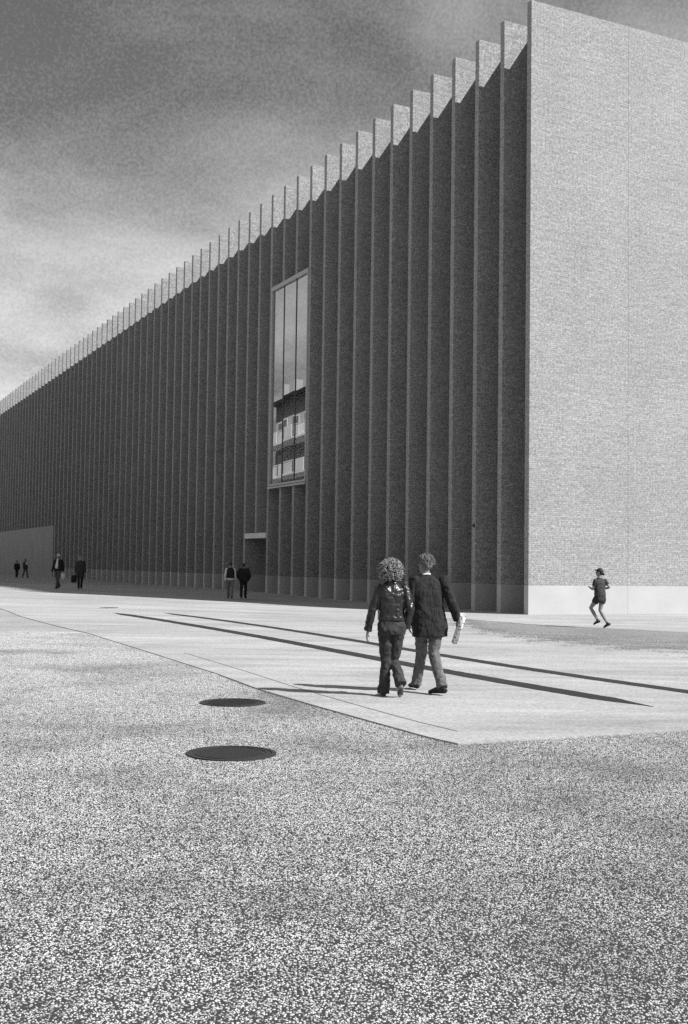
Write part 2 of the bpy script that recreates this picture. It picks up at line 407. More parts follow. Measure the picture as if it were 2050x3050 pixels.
# ------------------------------------------------------------------ manhole covers
def disc(bm, r0, r1, z0, z1, n=64):
    if r0 <= 0:
        top = [bm.verts.new((r1 * math.cos(2 * math.pi * i / n), r1 * math.sin(2 * math.pi * i / n), z1)) for i in range(n)]
        bot = [bm.verts.new((v.co.x, v.co.y, z0)) for v in top]
        bm.faces.new(top)
        for i in range(n): bm.faces.new((bot[i], bot[(i + 1) % n], top[(i + 1) % n], top[i]))
        return
    rings = [[bm.verts.new((r * math.cos(2 * math.pi * i / n), r * math.sin(2 * math.pi * i / n), z)) for i in range(n)] for r, z in ((r1, z0), (r1, z1), (r0, z1), (r0, z0))]
    for a, b in zip(rings, rings[1:]):
        for i in range(n): bm.faces.new((a[i], a[(i + 1) % n], b[(i + 1) % n], b[i]))
def manhole(loc, label, rz):
    root = empty('manhole_cover', loc, rz); tag(root, label, 'manhole cover')
    bm = bmesh.new(); disc(bm, .352, .39, 0, .010); obj('frame', bm, M['iron'], root)
    bm = bmesh.new(); disc(bm, 0, .344, 0, .006); lid = obj('lid', bm, M['iron'], root)
    bm = bmesh.new(); disc(bm, .30, .315, .004, .011); obj('rib', bm, M['iron'], lid)
    bm = bmesh.new()
    for i in range(-9, 10):
        for j in range(-9, 10):
            x, y = i * .031 + (.0155 if j % 2 else 0), j * .031
            if x * x + y * y < .285 ** 2: box(bm, x - .009, x + .009, y - .009, y + .009, .004, .011)
    st = obj('tread', bm, M['iron'], lid); st['kind'] = 'stuff'
manhole((-.95, 9.99, .004), 'round iron manhole cover in open gravel, the one farther from the smooth pavement edge', .3)
manhole((-1.29, 13.62, .004), 'round iron manhole cover in the gravel close beside the smooth pavement edge', .9)

# ------------------------------------------------------------------ museum
PSI, CX0, CY0 = 0.45133, 6.50451, 40.07578
SP, FT, H, D, PL = 1.74042, .26, 22.06, 1.40, 1.045      # fin spacing, thickness, height, depth; plinth height
LEN, NF, WID = 80 * 1.74042 + .26, 81, 21.0
C.objects.link(MUSEUM); MUSEUM.location = (CX0, CY0, 0); MUSEUM.rotation_euler = (0, 0, PSI)
tag(MUSEUM, 'long grey brick museum building with tall vertical fins and a sunlit blank end wall', 'building')
B0 = -1.0                                                   # everything goes below ground level
Y_GAP = .003
# walls behind the fins, bay by bay open for the door
PANEL_I = 47
u_panel = PANEL_I * SP - .9
obj('wall', boxm(D, D + .5, FT, 24.63, PL, H - .02), M['brick'], MUSEUM)
obj('wall', boxm(D, D + .5, 24.63, 27.85, 3.1, H - .02), M['brick'], MUSEUM)
obj('wall', boxm(D, D + .5, 27.85, LEN, PL, H - .02), M['brick'], MUSEUM)
obj('wall_plinth', boxm(D - .002, D + .5, FT, 24.63, B0, PL), M['plinth'], MUSEUM)
obj('wall_plinth', boxm(D - .002, D + .5, 27.85, LEN, B0, PL), M['plinth'], MUSEUM)
obj('roof', boxm(D + .5, WID - .5, .5, LEN - .5, H - .9, H - .6), M['roofing'], MUSEUM)
obj('rear_wall', boxm(WID - .5, WID, .5, LEN, B0, H), M['brick'], MUSEUM)
obj('far_end_wall', boxm(D + .5, WID - .5, LEN - .5, LEN - .003, B0, H - .004), M['brick'], MUSEUM)
# end wall: brick leaves parted by movement joints, on a pale plinth
js = [0.0, 4.41, 8.82, 13.23, 17.64, WID]
for a, b in zip(js, js[1:]):
    obj('end_wall_panel', boxm(a + (.007 if a else 0), b - .007, 0, .26 if a == 0 else .5, PL, H), M['brick'], MUSEUM) if a else None
    obj('end_wall_plinth', boxm(a + (.004 if a else 0), b - .004, -.002, .26 if a == 0 else .5, B0, PL - .004), M['plinth'], MUSEUM) if a else None
obj('end_wall_panel', boxm(0, 4.403, 0, FT, PL, H), M['brick'], MUSEUM)
obj('end_wall_plinth', boxm(0, 4.406, -.002, FT, B0, PL - .004), M['plinth'], MUSEUM)
obj('end_wall_core', boxm(.8, WID - .5, FT + .003, .5, B0, H - .03), M['joint_and_shade'], MUSEUM) if False else None
obj('joint_filler', boxm(4.39, 4.43, .008, .24, B0, H - .02), M['lintel'], MUSEUM)
obj('joint_filler', boxm(8.80, 8.84, .008, .24, B0, H - .02), M['lintel'], MUSEUM)
# fins
def fin_mesh(name, z0, z1, m, y1=D - .002): return mesh_of(name, boxm(0, y1, 0, FT, z0, z1, .012), m)
full = fin_mesh('fin', PL, H, M['brick']); foot = fin_mesh('fin_foot', B0, PL - .003, M['plinth'])
WZ0, WZ1 = 5.80, 16.77
PTOP = 5.25
hi_win = fin_mesh('fin', WZ1 + .06, H, M['brick']); lo_win = fin_mesh('fin', PL, WZ0 - .06, M['brick'])
hi_door = fin_mesh('fin', 3.40, H, M['brick']); hi_panel = fin_mesh('fin', PTOP, H, M['brick'])
for i in range(1, NF):
    y = i * SP
    if i in (12, 13):
        obj('fin', hi_win, parent=MUSEUM, loc=(0, y, 0)); f = obj('fin', lo_win, parent=MUSEUM, loc=(0, y, 0))
    elif i == 15: obj('fin', hi_door, parent=MUSEUM, loc=(0, y, 0)); continue
    elif i >= PANEL_I: obj('fin', hi_panel, parent=MUSEUM, loc=(0, y, 0)); continue
    else: f = obj('fin', full, parent=MUSEUM, loc=(0, y, 0))
    obj('fin_foot', foot, parent=f)
# flush concrete wall under the far fins
obj('flush_wall', boxm(.02, D - .004, u_panel, LEN, B0, PTOP - .004, .01), M['flat_conc'], MUSEUM)
# tall window set flush with the fin fronts between two fins
wa, wb = 11 * SP + FT + .004, 14 * SP - .004
win = empty('window', (0, 0, 0), parent=MUSEUM)
bm = bmesh.new()
box(bm, -.05, D - .004, wa, wb, WZ1 - .17, WZ1 + .055, .01)
obj('head_frame', bm, M['frame'], win)
obj('sill', boxm(-.09, D - .004, wa, wb, WZ0 - .055, WZ0 + .05, .01), M['frame'], win)
obj('bottom_frame', boxm(-.04, .14, wa + .002, wb - .002, WZ0 + .09, WZ0 + .20, .008), M['frame'], win)
obj('shadow_gap', boxm(0, D - .01, wa + .004, wb - .004, WZ0 + .05, WZ0 + .09), M['darkframe'], win)
for a, b in ((wa, wa + .10), (wb - .12, wb)): obj('side_frame', boxm(-.035, .14, a, b, WZ0 + .2, WZ1 - .17, .008), M['frame'], win)
pw = (wb - wa) / 3
for k in (1, 2): obj('mullion', boxm(.045, .15, wa + k * pw - .045, wa + k * pw + .045, WZ0 + .2, WZ1 - .17, .008), M['darkframe'], win)
tilt = [(.0, .0), (.35, .12), (-.25, -.1)]
for k in range(3):
    a, b = wa + k * pw + .04, wa + (k + 1) * pw - .04
    bm = boxm(-.006, .006, -(b - a) / 2, (b - a) / 2, WZ0 + .19, WZ1 - .16)
    o = obj('pane', bm, M['glass'], win, loc=(.075, (a + b) / 2, 0)); o.rotation_euler = (0, 0, R(tilt[k][0] * .4))
obj('reveal', boxm(.3, .34, wa + .01, wb - .01, WZ0 + .1, WZ1 - .18), M['darkframe'], win)
# entrance: lintel slab between two fins, dark recess with a door
por = empty('entrance', (0, 0, 0), parent=MUSEUM)
pa, pb = 14 * SP + FT + .003, 16 * SP - .003
obj('lintel', boxm(-.03, D - .004, pa, pb, 3.10, 3.394, .01), M['lintel'], por)
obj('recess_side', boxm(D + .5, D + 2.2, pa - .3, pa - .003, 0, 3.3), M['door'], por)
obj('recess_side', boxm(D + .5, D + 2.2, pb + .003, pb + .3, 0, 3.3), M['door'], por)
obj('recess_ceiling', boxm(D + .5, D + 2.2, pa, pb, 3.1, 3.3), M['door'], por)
dr = obj('door', boxm(D + .35, D + .42, pa + .05, (pa + pb) / 2 - .01, -.2, 3.05, .006), M['door'], por)
obj('handle', boxm(D + .28, D + .31, (pa + pb) / 2 - .12, (pa + pb) / 2 - .09, .9, 1.5, .004), M['frame'], dr)
dr = obj('door', boxm(D + .35, D + .42, (pa + pb) / 2 + .01, pb - .05, -.2, 3.05, .006), M['door'], por)
obj('handle', boxm(D + .28, D + .31, (pa + pb) / 2 + .09, (pa + pb) / 2 + .12, .9, 1.5, .004), M['frame'], dr)
obj('threshold', boxm(D + .1, D + .5, pa, pb, -.3, .06, .004), M['lintel'], por)
obj('dark_spot_box', boxm(-.07, -.002, 2 * SP + .02, 2 * SP + .11, 3.17, 3.29, .01), M['darkframe'], MUSEUM)  # small dark box added for a dark spot on the fin, no known lamp

# ------------------------------------------------------------------ block of flats opposite, mirrored in the museum window
def flats():
    M['render'] = conc_mat('pale_render', .6, .7, .6, .05); M['tile'] = noisy('dark_roof_tile', .06, .1, 12)
    M['panewin'] = noisy('window_dark', .02, .04, 3, .2, 0, 0, spec=.6); M['greyrender'] = conc_mat('grey_render', .4, .48, .6, .05)
    root = empty('apartment_block', (-33.0, 84.5, 0), PSI + .12)
    tag(root, 'block of flats with white balconies and dark roof mirrored in the tall museum window', 'building')
    # local x faces the museum, y along its facade
    Wd, Dp, HT = 18, 12, 16.6
    obj('wall', boxm(-Dp, 0, -Wd / 2, Wd / 2, -.5, HT), M['greyrender'], root)
    bm = bmesh.new()
    r = [bm.verts.new(p) for p in ((.9, -Wd / 2 - .8, HT), (.9, Wd / 2 + .8, HT), (-Dp - .9, Wd / 2 + .8, HT), (-Dp - .9, -Wd / 2 - .8, HT), (-Dp / 2, -Wd / 2 + 4, HT + 3.2), (-Dp / 2, Wd / 2 - 4, HT + 3.2))]
    for q in ((0, 1, 5, 4), (1, 2, 5), (2, 3, 4, 5), (3, 0, 4), (3, 2, 1, 0)): bm.faces.new([r[i] for i in q])
    rf = obj('roof', bm, M['tile'], root)
    for y in (-5, -1.2, 2.6, 6): obj('chimney', boxm(-3.6, -2.7, y - .5, y + .5, HT + 1, HT + 3.3, .02), M['tile'], rf)
    for y in (-6.5, -3.2, .4, 3.9, 7.0): obj('dormer', boxm(-2.6, -.4, y - .8, y + .8, HT + .1, HT + 1.7, .02), M['greyrender'], rf)
    for f in range(5):
        z = .4 + f * 3.0
        obj('balcony_slab', boxm(0, 1.5, -Wd / 2 + .3, Wd / 2 - .3, z - .12, z + .06, .01), M['render'], root)
        for k in range(6):
            y = -Wd / 2 + 1.6 + k * 2.95
            wn = obj('window', boxm(-.05, .04, y - .65, y + .65, z + .35, z + 2.45, .01), M['render'], root)
            obj('pane', boxm(.0, .05, y - .57, y - .03, z + .43, z + 2.37), M['panewin'], wn)
            obj('pane', boxm(.0, .05, y + .03, y + .57, z + .43, z + 2.37), M['panewin'], wn)
            if (k + f) % 2 == 0: obj('balcony_panel', boxm(1.44, 1.5, y - 1.1, y + 1.2, z + .06, z + 1.1, .01), M['render'], root)
            else:
                bm = bmesh.new(); box(bm, 1.45, 1.5, y - 1.3, y + 1.3, z + 1.02, z + 1.1)
                for q in range(16): box(bm, 1.46, 1.48, y - 1.25 + q * .165, y - 1.23 + q * .165, z + .06, z + 1.02)
                obj('railing', bm, M['render'], root)
            if k % 3 == 1: obj('wall_pier', boxm(.002, .12, y + 1.05, y + 1.85, z + .1, z + 2.85, .01), M['render'], root)
flats()

# ------------------------------------------------------------------ people
V = Vector
def ell(bm, c, r, q=None, sub=2):
    g = bmesh.ops.create_icosphere(bm, subdivisions=sub, radius=1.0)
    for v in g['verts']:
        p = V((v.co.x * r[0], v.co.y * r[1], v.co.z * r[2]))
        v.co = (q @ p if q else p) + V(c)
def ring_loft(bm, rings):
    for a, b in zip(rings, rings[1:]):
        n = len(a)
        for i in range(n): bm.faces.new((a[i], a[(i + 1) % n], b[(i + 1) % n], b[i]))
    bm.faces.new(list(reversed(rings[0]))); bm.faces.new(rings[-1])
def tube(bm, pts, rad, n=12, ref=V((1, 0, 0)), cap=True):
    pts = [V(p) for p in pts]; rings = []
    for i, p in enumerate(pts):
        d = (pts[min(i + 1, len(pts) - 1)] - pts[max(i - 1, 0)]).normalized()
        a = (ref - d * ref.dot(d))
        if a.length < 1e-3: a = V((0, 1, 0)) - d * d.y
        a.normalize(); b = d.cross(a); r = rad[i]; rx, ry = r if isinstance(r, tuple) else (r, r)
        rings.append([bm.verts.new(p + a * (rx * math.cos(2 * math.pi * k / n)) + b * (ry * math.sin(2 * math.pi * k / n))) for k in range(n)])
    ring_loft(bm, rings)
    if cap:
        for p, r in ((pts[0], rad[0]), (pts[-1], rad[-1])):
            rr = min(r) if isinstance(r, tuple) else r
            ell(bm, p, (rr, rr, rr), sub=1)
_tex = {}
def clouds(size):
    if size not in _tex:
        x = bpy.data.textures.new('folds', 'CLOUDS'); x.noise_scale = size; x.noise_depth = 2; _tex[size] = x
    return _tex[size]
def skinned(name, bm, m, parent, voxel=.01, smooth=4, disp=()):
    bmesh.ops.recalc_face_normals(bm, faces=bm.faces)
    me = mesh_of(name + '_src', bm); o = bpy.data.objects.new('tmp', me); C.objects.link(o)
    md = o.modifiers.new('r', 'REMESH'); md.mode = 'VOXEL'; md.voxel_size = voxel; md.use_smooth_shade = True
    if smooth:
        s = o.modifiers.new('s', 'SMOOTH'); s.factor = .5; s.iterations = smooth
    for size, st in disp:
        d = o.modifiers.new('d', 'DISPLACE'); d.texture = clouds(size); d.strength = st; d.mid_level = .5
    dg = bpy.context.evaluated_depsgraph_get()
    out = bpy.data.meshes.new_from_object(o.evaluated_get(dg)); out.name = name
    bpy.data.objects.remove(o); bpy.data.meshes.remove(me)
    out.materials.clear(); out.materials.append(m)
    for p in out.polygons: p.use_smooth = True
    return obj(name, out, parent=parent)
def hand(bm, w, d, nrm, side, curl=.35, spread=.0, k=1.0):
    w, d, nrm, side = V(w), V(d).normalized(), V(nrm).normalized(), V(side).normalized()
    tube(bm, [w - d * .02, w + d * .03 * k, w + d * .085 * k], [(.026 * k, .018 * k), (.038 * k, .016 * k), (.04 * k, .014 * k)], 12, side, False)
    for i, (s, L) in enumerate(((-.031, .058), (-.0105, .074), (.0105, .08), (.031, .072))):
        p = w + d * .08 * k + side * s * k; pts = [p - d * .01]; a = 0
        for seg, fr in enumerate((.42, .32, .26)):
            a += curl * (1.0 if seg else .8)
            dd = d * math.cos(a) + nrm * math.sin(a) + side * (s * spread)
            p = p + dd * L * fr * 1.15 * k; pts.append(p)
        tube(bm, pts, [.0092 * k, .0088 * k, .0082 * k, .007 * k], 8, side)
    p = w + d * .025 * k + side * .034 * k
    tube(bm, [p, p + (d * .8 + side * .6 + nrm * .25) * .042 * k, p + (d * .95 + side * .62 + nrm * .45 * (1 + curl)) * .07 * k], [.0115 * k, .0105 * k, .008 * k], 8, side)
def head_shape(bm, Q, o, k=1.0):
    T = lambda p: o + Q @ (V(p) * k); E0 = ell
    def ell_(b, c, r, q, sub=2): E0(b, c, tuple(x * k for x in r), q, sub)
    ell_(bm, T((0, -.012, .135)), (.074, .092, .088), Q); ell_(bm, T((0, .022, .065)), (.057, .068, .066), Q)
    ell_(bm, T((0, .058, .022)), (.028, .026, .022), Q, 1)                                     # chin
    tube(bm, [T((0, .088, .122)), T((0, .104, .088)), T((0, .094, .08))], [.008, .013, .014], 8)   # nose
    ell_(bm, T((0, .078, .132)), (.05, .014, .012), Q, 1)                                      # brow
    ell_(bm, T((0, .088, .05)), (.024, .01, .009), Q, 1)                                       # lips
    for s in (-1, 1): ell_(bm, T((s * .077, -.005, .1)), (.008, .02, .032), Q, 1)             # ears
MP = {}
def fab(name, lo, hi, scale, rough, bstr, bdist, spec=.25, stretch=(1, 1, 1), detail=5): MP[name] = noisy(name, lo, hi, scale, rough, bstr, bdist, spec=spec, stretch=stretch, detail=detail)
fab('skin', .2, .26, 20, .55, .1, .002)
fab('leather', .006, .014, 9, .34, .8, .025, spec=.6, stretch=(1, 1, .6), detail=1.5)
fab('jeans_dark', .015, .06, 26, .85, .5, .01, stretch=(1, 1, .5))
fab('jeans_grey', .06, .15, 24, .85, .5, .01, stretch=(1, 1, .5))
fab('linen_dark', .01, .028, 14, .85, .9, .02, stretch=(2.4, 2.4, .5))
fab('black_cloth', .012, .022, 14, .9, .4, .01)
fab('dark_coat', .028, .04, 14, .9, .4, .01)
fab('charcoal', .05, .08, 14, .9, .4, .01)
fab('shorts', .02, .035, 14, .8, .4, .01)
fab('tshirt', .02, .06, 12, .8, .6, .01)
fab('pale_cloth', .5, .62, 14, .85, .3, .01)
fab('mid_cloth', .12, .17, 14, .85, .3, .01)
fab('shoe_black', .012, .025, 40, .5, .2, .004)
fab('shoe_brown', .05, .08, 40, .55, .2, .004)
fab('hair_grey', .03, .3, 34, .6, 1.0, .012, stretch=(1, 1, .45))
fab('hair_dark', .015, .035, 60, .5, .6, .006)
fab('hair_curl', .12, .45, 22, .45, .3, .003)
fab('hair_white', .55, .7, 60, .6, .6, .006)
fab('eye', .02, .03, 10, .2, 0, 0)
fab('collar', .55, .62, 20, .8, .2, .004)

MAN_J = dict(hem=.72, prof=[(.72, .228, .145), (.82, .226, .148), (.95, .215, .142), (1.1, .203, .135), (1.28, .215, .132), (1.40, .198, .118), (1.47, .12, .088), (1.51, .07, .072)])
BODY = [(.84, .135, .09), (.92, .142, .092), (1.04, .125, .085), (1.2, .135, .088), (1.32, .15, .09), (1.385, .13, .078), (1.44, .072, .06), (1.49, .055, .058)]
def person(name, label, loc, heading, S, J, wear, voxel=.012, group=None):
    root = empty(name, loc, heading); root.scale = (S, S, S); tag(root, label, 'person', group)
    tw = J.get('twist', 0); lean = V(J.get('lean', (0, 0, 0)))       # lean: offset of the neck against the pelvis
    pel = V(J.get('pel', (0, 0, 0))); ZB = J.get('drop', 0)
    cs, sn = math.cos(tw), math.sin(tw)
    def spine(z): return pel + lean * max(-.2, (z - .92) / .55) + V((0, 0, z + ZB))
    def loft(bm, prof, n=20, ex=2.5):
        rings = []
        for z, wd, dp in prof:
            c = spine(z); r = []
            for k in range(n):
                a = 2 * math.pi * k / n; ca, sa = math.cos(a), math.sin(a)
                x = wd * math.copysign(abs(ca) ** (2 / ex), ca); y = dp * math.copysign(abs(sa) ** (2 / ex), sa)
                r.append(bm.verts.new(c + V((x * cs - y * sn, x * sn + y * cs, 0))))
            rings.append(r)
        ring_loft(bm, rings)
    def limb(bm, a, b, c, r):
        a, b, c = V(a), V(b), V(c)
        tube(bm, [a, a.lerp(b, .5), b, b.lerp(c, .35), b.lerp(c, .7), c], r, 14)
    hq = Quaternion((0, 0, 1), tw + J.get('hyaw', 0)) @ Quaternion((1, 0, 0), J.get('hpitch', 0))
    ho = spine(1.515)
    female = wear.get('female'); HK = wear.get('headk', 1.0)
    # body: one continuous surface
    bm = bmesh.new(); loft(bm, BODY)
    tube(bm, [spine(1.42), spine(1.49), ho + hq @ V((0, -.012, .05))], [.058, .054, .052], 14)
    head_shape(bm, hq, ho, HK)
    for s in 'LR':
        limb(bm, J['hip' + s], J['knee' + s], J['ank' + s], [.078, .07, .052, .053, .042, .034])
        limb(bm, J['sh' + s], J['el' + s], J['wr' + s], [.045, .041, .035, .034, .03, .025])
        a, tq = V(J['ank' + s]), V(J['toe' + s]); hl = J.get('heel' + s); hl = V(hl) if hl else a + (a - tq) * .22 - V((0, 0, .05))
        tube(bm, [hl.lerp(a, .3), a.lerp(tq, .5), tq], [.03, .032, .022], 10)
        d = (V(J['wr' + s]) - V(J['el' + s])).normalized(); hd = J.get('hand' + s, {})
        sx = 1 if s == 'R' else -1
        hand(bm, V(J['wr' + s]), hd.get('d', d), hd.get('n', (-sx, .2, 0)), hd.get('side', (0, 1, .1)), hd.get('curl', .32))
    skinned('body', bm, MP['skin'], root, min(voxel, .007) if wear.get('near') else voxel * .8, 3)
    for s in (-1, 1):
        bm = bmesh.new(); ell(bm, ho + hq @ V((s * .03, .082, .118)), (.012, .008, .007), hq, 1); obj('eye', bm, MP['eye'], root, True)
    # trousers or shorts
    if 'legs' in wear:
        m, r, low, hipw = wear['legs']
        bm = bmesh.new()
        loft(bm, [(.80, hipw * .9, .105), (.86, hipw, .122), (.93, hipw * .96, .118), (1.0, hipw * .86, .105), (1.05, hipw * .8, .1)])
        for s in 'LR':
            hp, kn, an = (V(J[k + s]) for k in ('hip', 'knee', 'ank'))
            if low < 1:                                     # shorts: stop part of the way down the thigh
                tube(bm, [hp, hp.lerp(kn, low * .5), hp.lerp(kn, low)], [r[0], r[1], r[2]], 14, cap=False)
            else:
                an2 = kn + (an - kn) * wear.get('hemlen', 1.0)
                tube(bm, [hp, hp.lerp(kn, .5), kn, kn.lerp(an2, .35), kn.lerp(an2, .7), an2], r, 14, cap=False)
        skinned('shorts' if low < 1 else 'trousers', bm, MP[m], root, voxel, 3, wear.get('legdisp', ((.07, .016), (.16, .02))))
    # shoes
    for s in 'LR':
        a, tq = V(J['ank' + s]), V(J['toe' + s]); hl = J.get('heel' + s); hl = V(hl) if hl else a + (a - tq) * .3 - V((0, 0, .055))
        bm = bmesh.new(); up = V((0, 0, 1)); sd = (tq - hl).cross(up).normalized()
        e = (tq - hl).normalized(); nb = sd.cross(e)
        k = .92 if female else 1.05
        tube(bm, [hl + nb * .02, hl + e * .05 + nb * .028, hl.lerp(tq, .45) + nb * .03, hl.lerp(tq, .75) + nb * .02, tq + nb * .012], [(.028 * k, .034), (.036 * k, .042), (.037 * k, .042), (.046 * k, .032), (.034 * k, .018)], 14, sd)
        tube(bm, [hl.lerp(tq, .22) + nb * .03, a + (a - V(J['knee' + s])).normalized() * -.02], [.04, .038], 12)
        so = skinned('shoe', bm, MP[wear.get('shoe', 'shoe_black')], root, max(.006, voxel * .6), 2)
    # upper garment(s)
    for g in wear['tops']:
        bm = bmesh.new(); loft(bm, g['prof'], 24)
        if 'sleeve' in g:
            r = g['sleeve']; f = g.get('len', 1.0)
            for s in 'LR':
                sh, el, wr = (V(J[k + s]) for k in ('sh', 'el', 'wr'))
                if f >= 1: tube(bm, [sh, sh.lerp(el, .5), el, el.lerp(wr, .4), el.lerp(wr, .75), wr + (wr - el).normalized() * .0], r, 14, cap=False)
                else: tube(bm, [sh, sh.lerp(el, f * .5), sh.lerp(el, f)], r[:3], 14, cap=False)
                ell(bm, sh, (r[0] * 1.02,) * 3)
        skinned(g['name'], bm, MP[g['m']], root, voxel, 3, g.get('disp', ((.06, .014), (.14, .02))))
    # hair
    h = wear.get('hair')
    if h:
        bm = bmesh.new(); T = lambda p: ho + hq @ (V(p) * HK)
        if h[0] == 'short':
            ell(bm, T((0, -.02, .148)), (.081 * HK, .094 * HK, .086 * HK), hq); ell(bm, T((0, -.05, .1)), (.07 * HK, .06 * HK, .062 * HK), hq)
            skinned('hair', bm, MP[h[1]], root, .007, 1, ((.018, .014),))
        elif h[0] == 'bun':
            ell(bm, T((0, -.018, .146)), (.084, .1, .09), hq); ell(bm, T((0, -.055, .1)), (.07, .062, .066), hq); ell(bm, T((.01, -.115, .06)), (.034, .034, .038), hq)
            if len(h) > 2: tube(bm, [T((0, .07, .168)), T((0, .125, .16))], [(.06, .01), (.05, .008)], 12)   # peak of a cap
            skinned('hair', bm, MP[h[1]], root, .008, 2, ((.03, .01),))
        elif h[0] == 'curls':
            ell(bm, T((0, -.03, .125)), (.118, .112, .118), hq)
            skinned('hair', bm, MP['hair_dark'], root, .01, 1, ((.04, .03),))
            rnd = random.Random(5); bm = bmesh.new()
            for _ in range(620):
                while 1:
                    dv = V((rnd.gauss(0, 1), rnd.gauss(0, 1), rnd.gauss(0, 1))).normalized()
                    if dv.y < .55 and dv.z > -.78: break
                rr = rnd.uniform(.84, 1.12)
                c0 = V((dv.x * .135, -.028 + dv.y * .125, .118 + dv.z * .135)) * 1.0
                c0 = V((c0.x * rr, -.028 + (c0.y + .028) * rr, .118 + (c0.z - .118) * rr))
                ax = (V((rnd.gauss(0, .6), rnd.gauss(0, .6), -1)) + dv * .5).normalized()
                a = ax.orthogonal().normalized(); b = ax.cross(a); cr = rnd.uniform(.007, .0125); ln = rnd.uniform(.03, .065); ph = rnd.uniform(0, 6.28)
                pts = [T(c0 + ax * (ln * q / 11) + (a * math.cos(ph + q * 1.15) + b * math.sin(ph + q * 1.15)) * cr) for q in range(12)]
                prev = None
                for i, p in enumerate(pts):
                    d = (pts[min(i + 1, 11)] - pts[max(i - 1, 0)]).normalized(); u1 = d.orthogonal().normalized(); u2 = d.cross(u1)
                    rg = [bm.verts.new(p + (u1 * math.cos(q * 1.5708) + u2 * math.sin(q * 1.5708)) * .0042) for q in range(4)]
                    if prev:
                        for q in range(4): bm.faces.new((prev[q], prev[(q + 1) % 4], rg[(q + 1) % 4], rg[q]))
                    prev = rg
            o = obj('curls', bm, MP['hair_curl'], root, True); o['kind'] = 'stuff'
    for ex in wear.get('extra', ()): ex(root, spine, ho, hq, J)
    return root
def walk(st=.3, phase=1, swing=.16, twist=0.0):
    """a walker facing +y; phase 1: left foot ahead"""
    p = phase; J = {}
    for s, x, q in (('L', -.088, p), ('R', .088, -p)):
        y = st * q; back = q < 0
        J['hip' + s] = (x, 0, .915); J['knee' + s] = (x * 1.0, y * .45 + (.06 if back else .05), .49)
        J['ank' + s] = (x * .8, y - .03, .13 if back else .09); J['toe' + s] = (x * 1.05, y + .17, .03 if back else .045)
        J['heel' + s] = (x * .8, y - .09, .1 if back else .03)
        ya = -swing * q
        J['sh' + s] = (x * 2.05, 0, 1.405); J['el' + s] = (x * 2.7, ya * .5 - .03, 1.13); J['wr' + s] = (x * 2.75, ya + .05, .87)
    J['twist'] = twist
    return J
SL = [.064, .058, .052, .05, .047, .045]

# --- the couple walking away
def woman():
    J = dict(hipL=(-.088, 0, .90), kneeL=(-.06, .05, .49), ankL=(-.085, .07, .10), toeL=(-.10, .27, .035), heelL=(-.08, .02, .03),
             hipR=(.088, 0, .90), kneeR=(.045, .08, .47), ankR=(.10, -.14, .215), toeR=(.112, -.05, .025), heelR=(.115, -.165, .145),
             shL=(-.162, 0, 1.385), elL=(-.255, -.05, 1.12), wrL=(-.302, .02, .845), shR=(.165, 0, 1.385), elR=(.235, -.05, 1.12), wrR=(.19, .07, .89),
             twist=.12, hyaw=.05, hpitch=-.08, lean=(-.025, .01, 0))
    wear = dict(hemlen=1.13, female=True, near=True, shoe='shoe_brown', hair=('curls',), legs=('jeans_dark', [.098, .086, .070, .068, .07, .08], 1, .186),
                legdisp=((.05, .024), (.13, .026)), tops=[dict(name='jacket', m='leather', sleeve=[.066, .062, .058, .054, .052, .054], disp=((.05, .02), (.12, .026)),
                           prof=[(.985, .168, .118), (1.01, .176, .124), (1.05, .166, .116), (1.18, .176, .12), (1.31, .19, .122), (1.385, .182, .108), (1.44, .115, .085), (1.475, .075, .075), (1.50, .07, .07)])],
                extra=(belt,))
    return person('person', 'woman with curly hair, black leather jacket and jeans walking away beside a man', (.62, 14.41, 0), R(4), .985, J, wear, .009)
def belt(root, spine, ho, hq, J):
    bm = bmesh.new(); n = 40; rings = []
    for z in (.985, 1.02):
        rings.append([spine(z) + V((.178 * math.cos(2 * math.pi * k / n), .127 * math.sin(2 * math.pi * k / n), 0)) for k in range(n)])
    a = [[bm.verts.new(p) for p in r] for r in rings]
    for k in range(n): bm.faces.new((a[0][k], a[0][(k + 1) % n], a[1][(k + 1) % n], a[1][k]))
    obj('hem_band', bm, MP['leather'], root, True)
HAND_R = V((.372, -.045, .855))
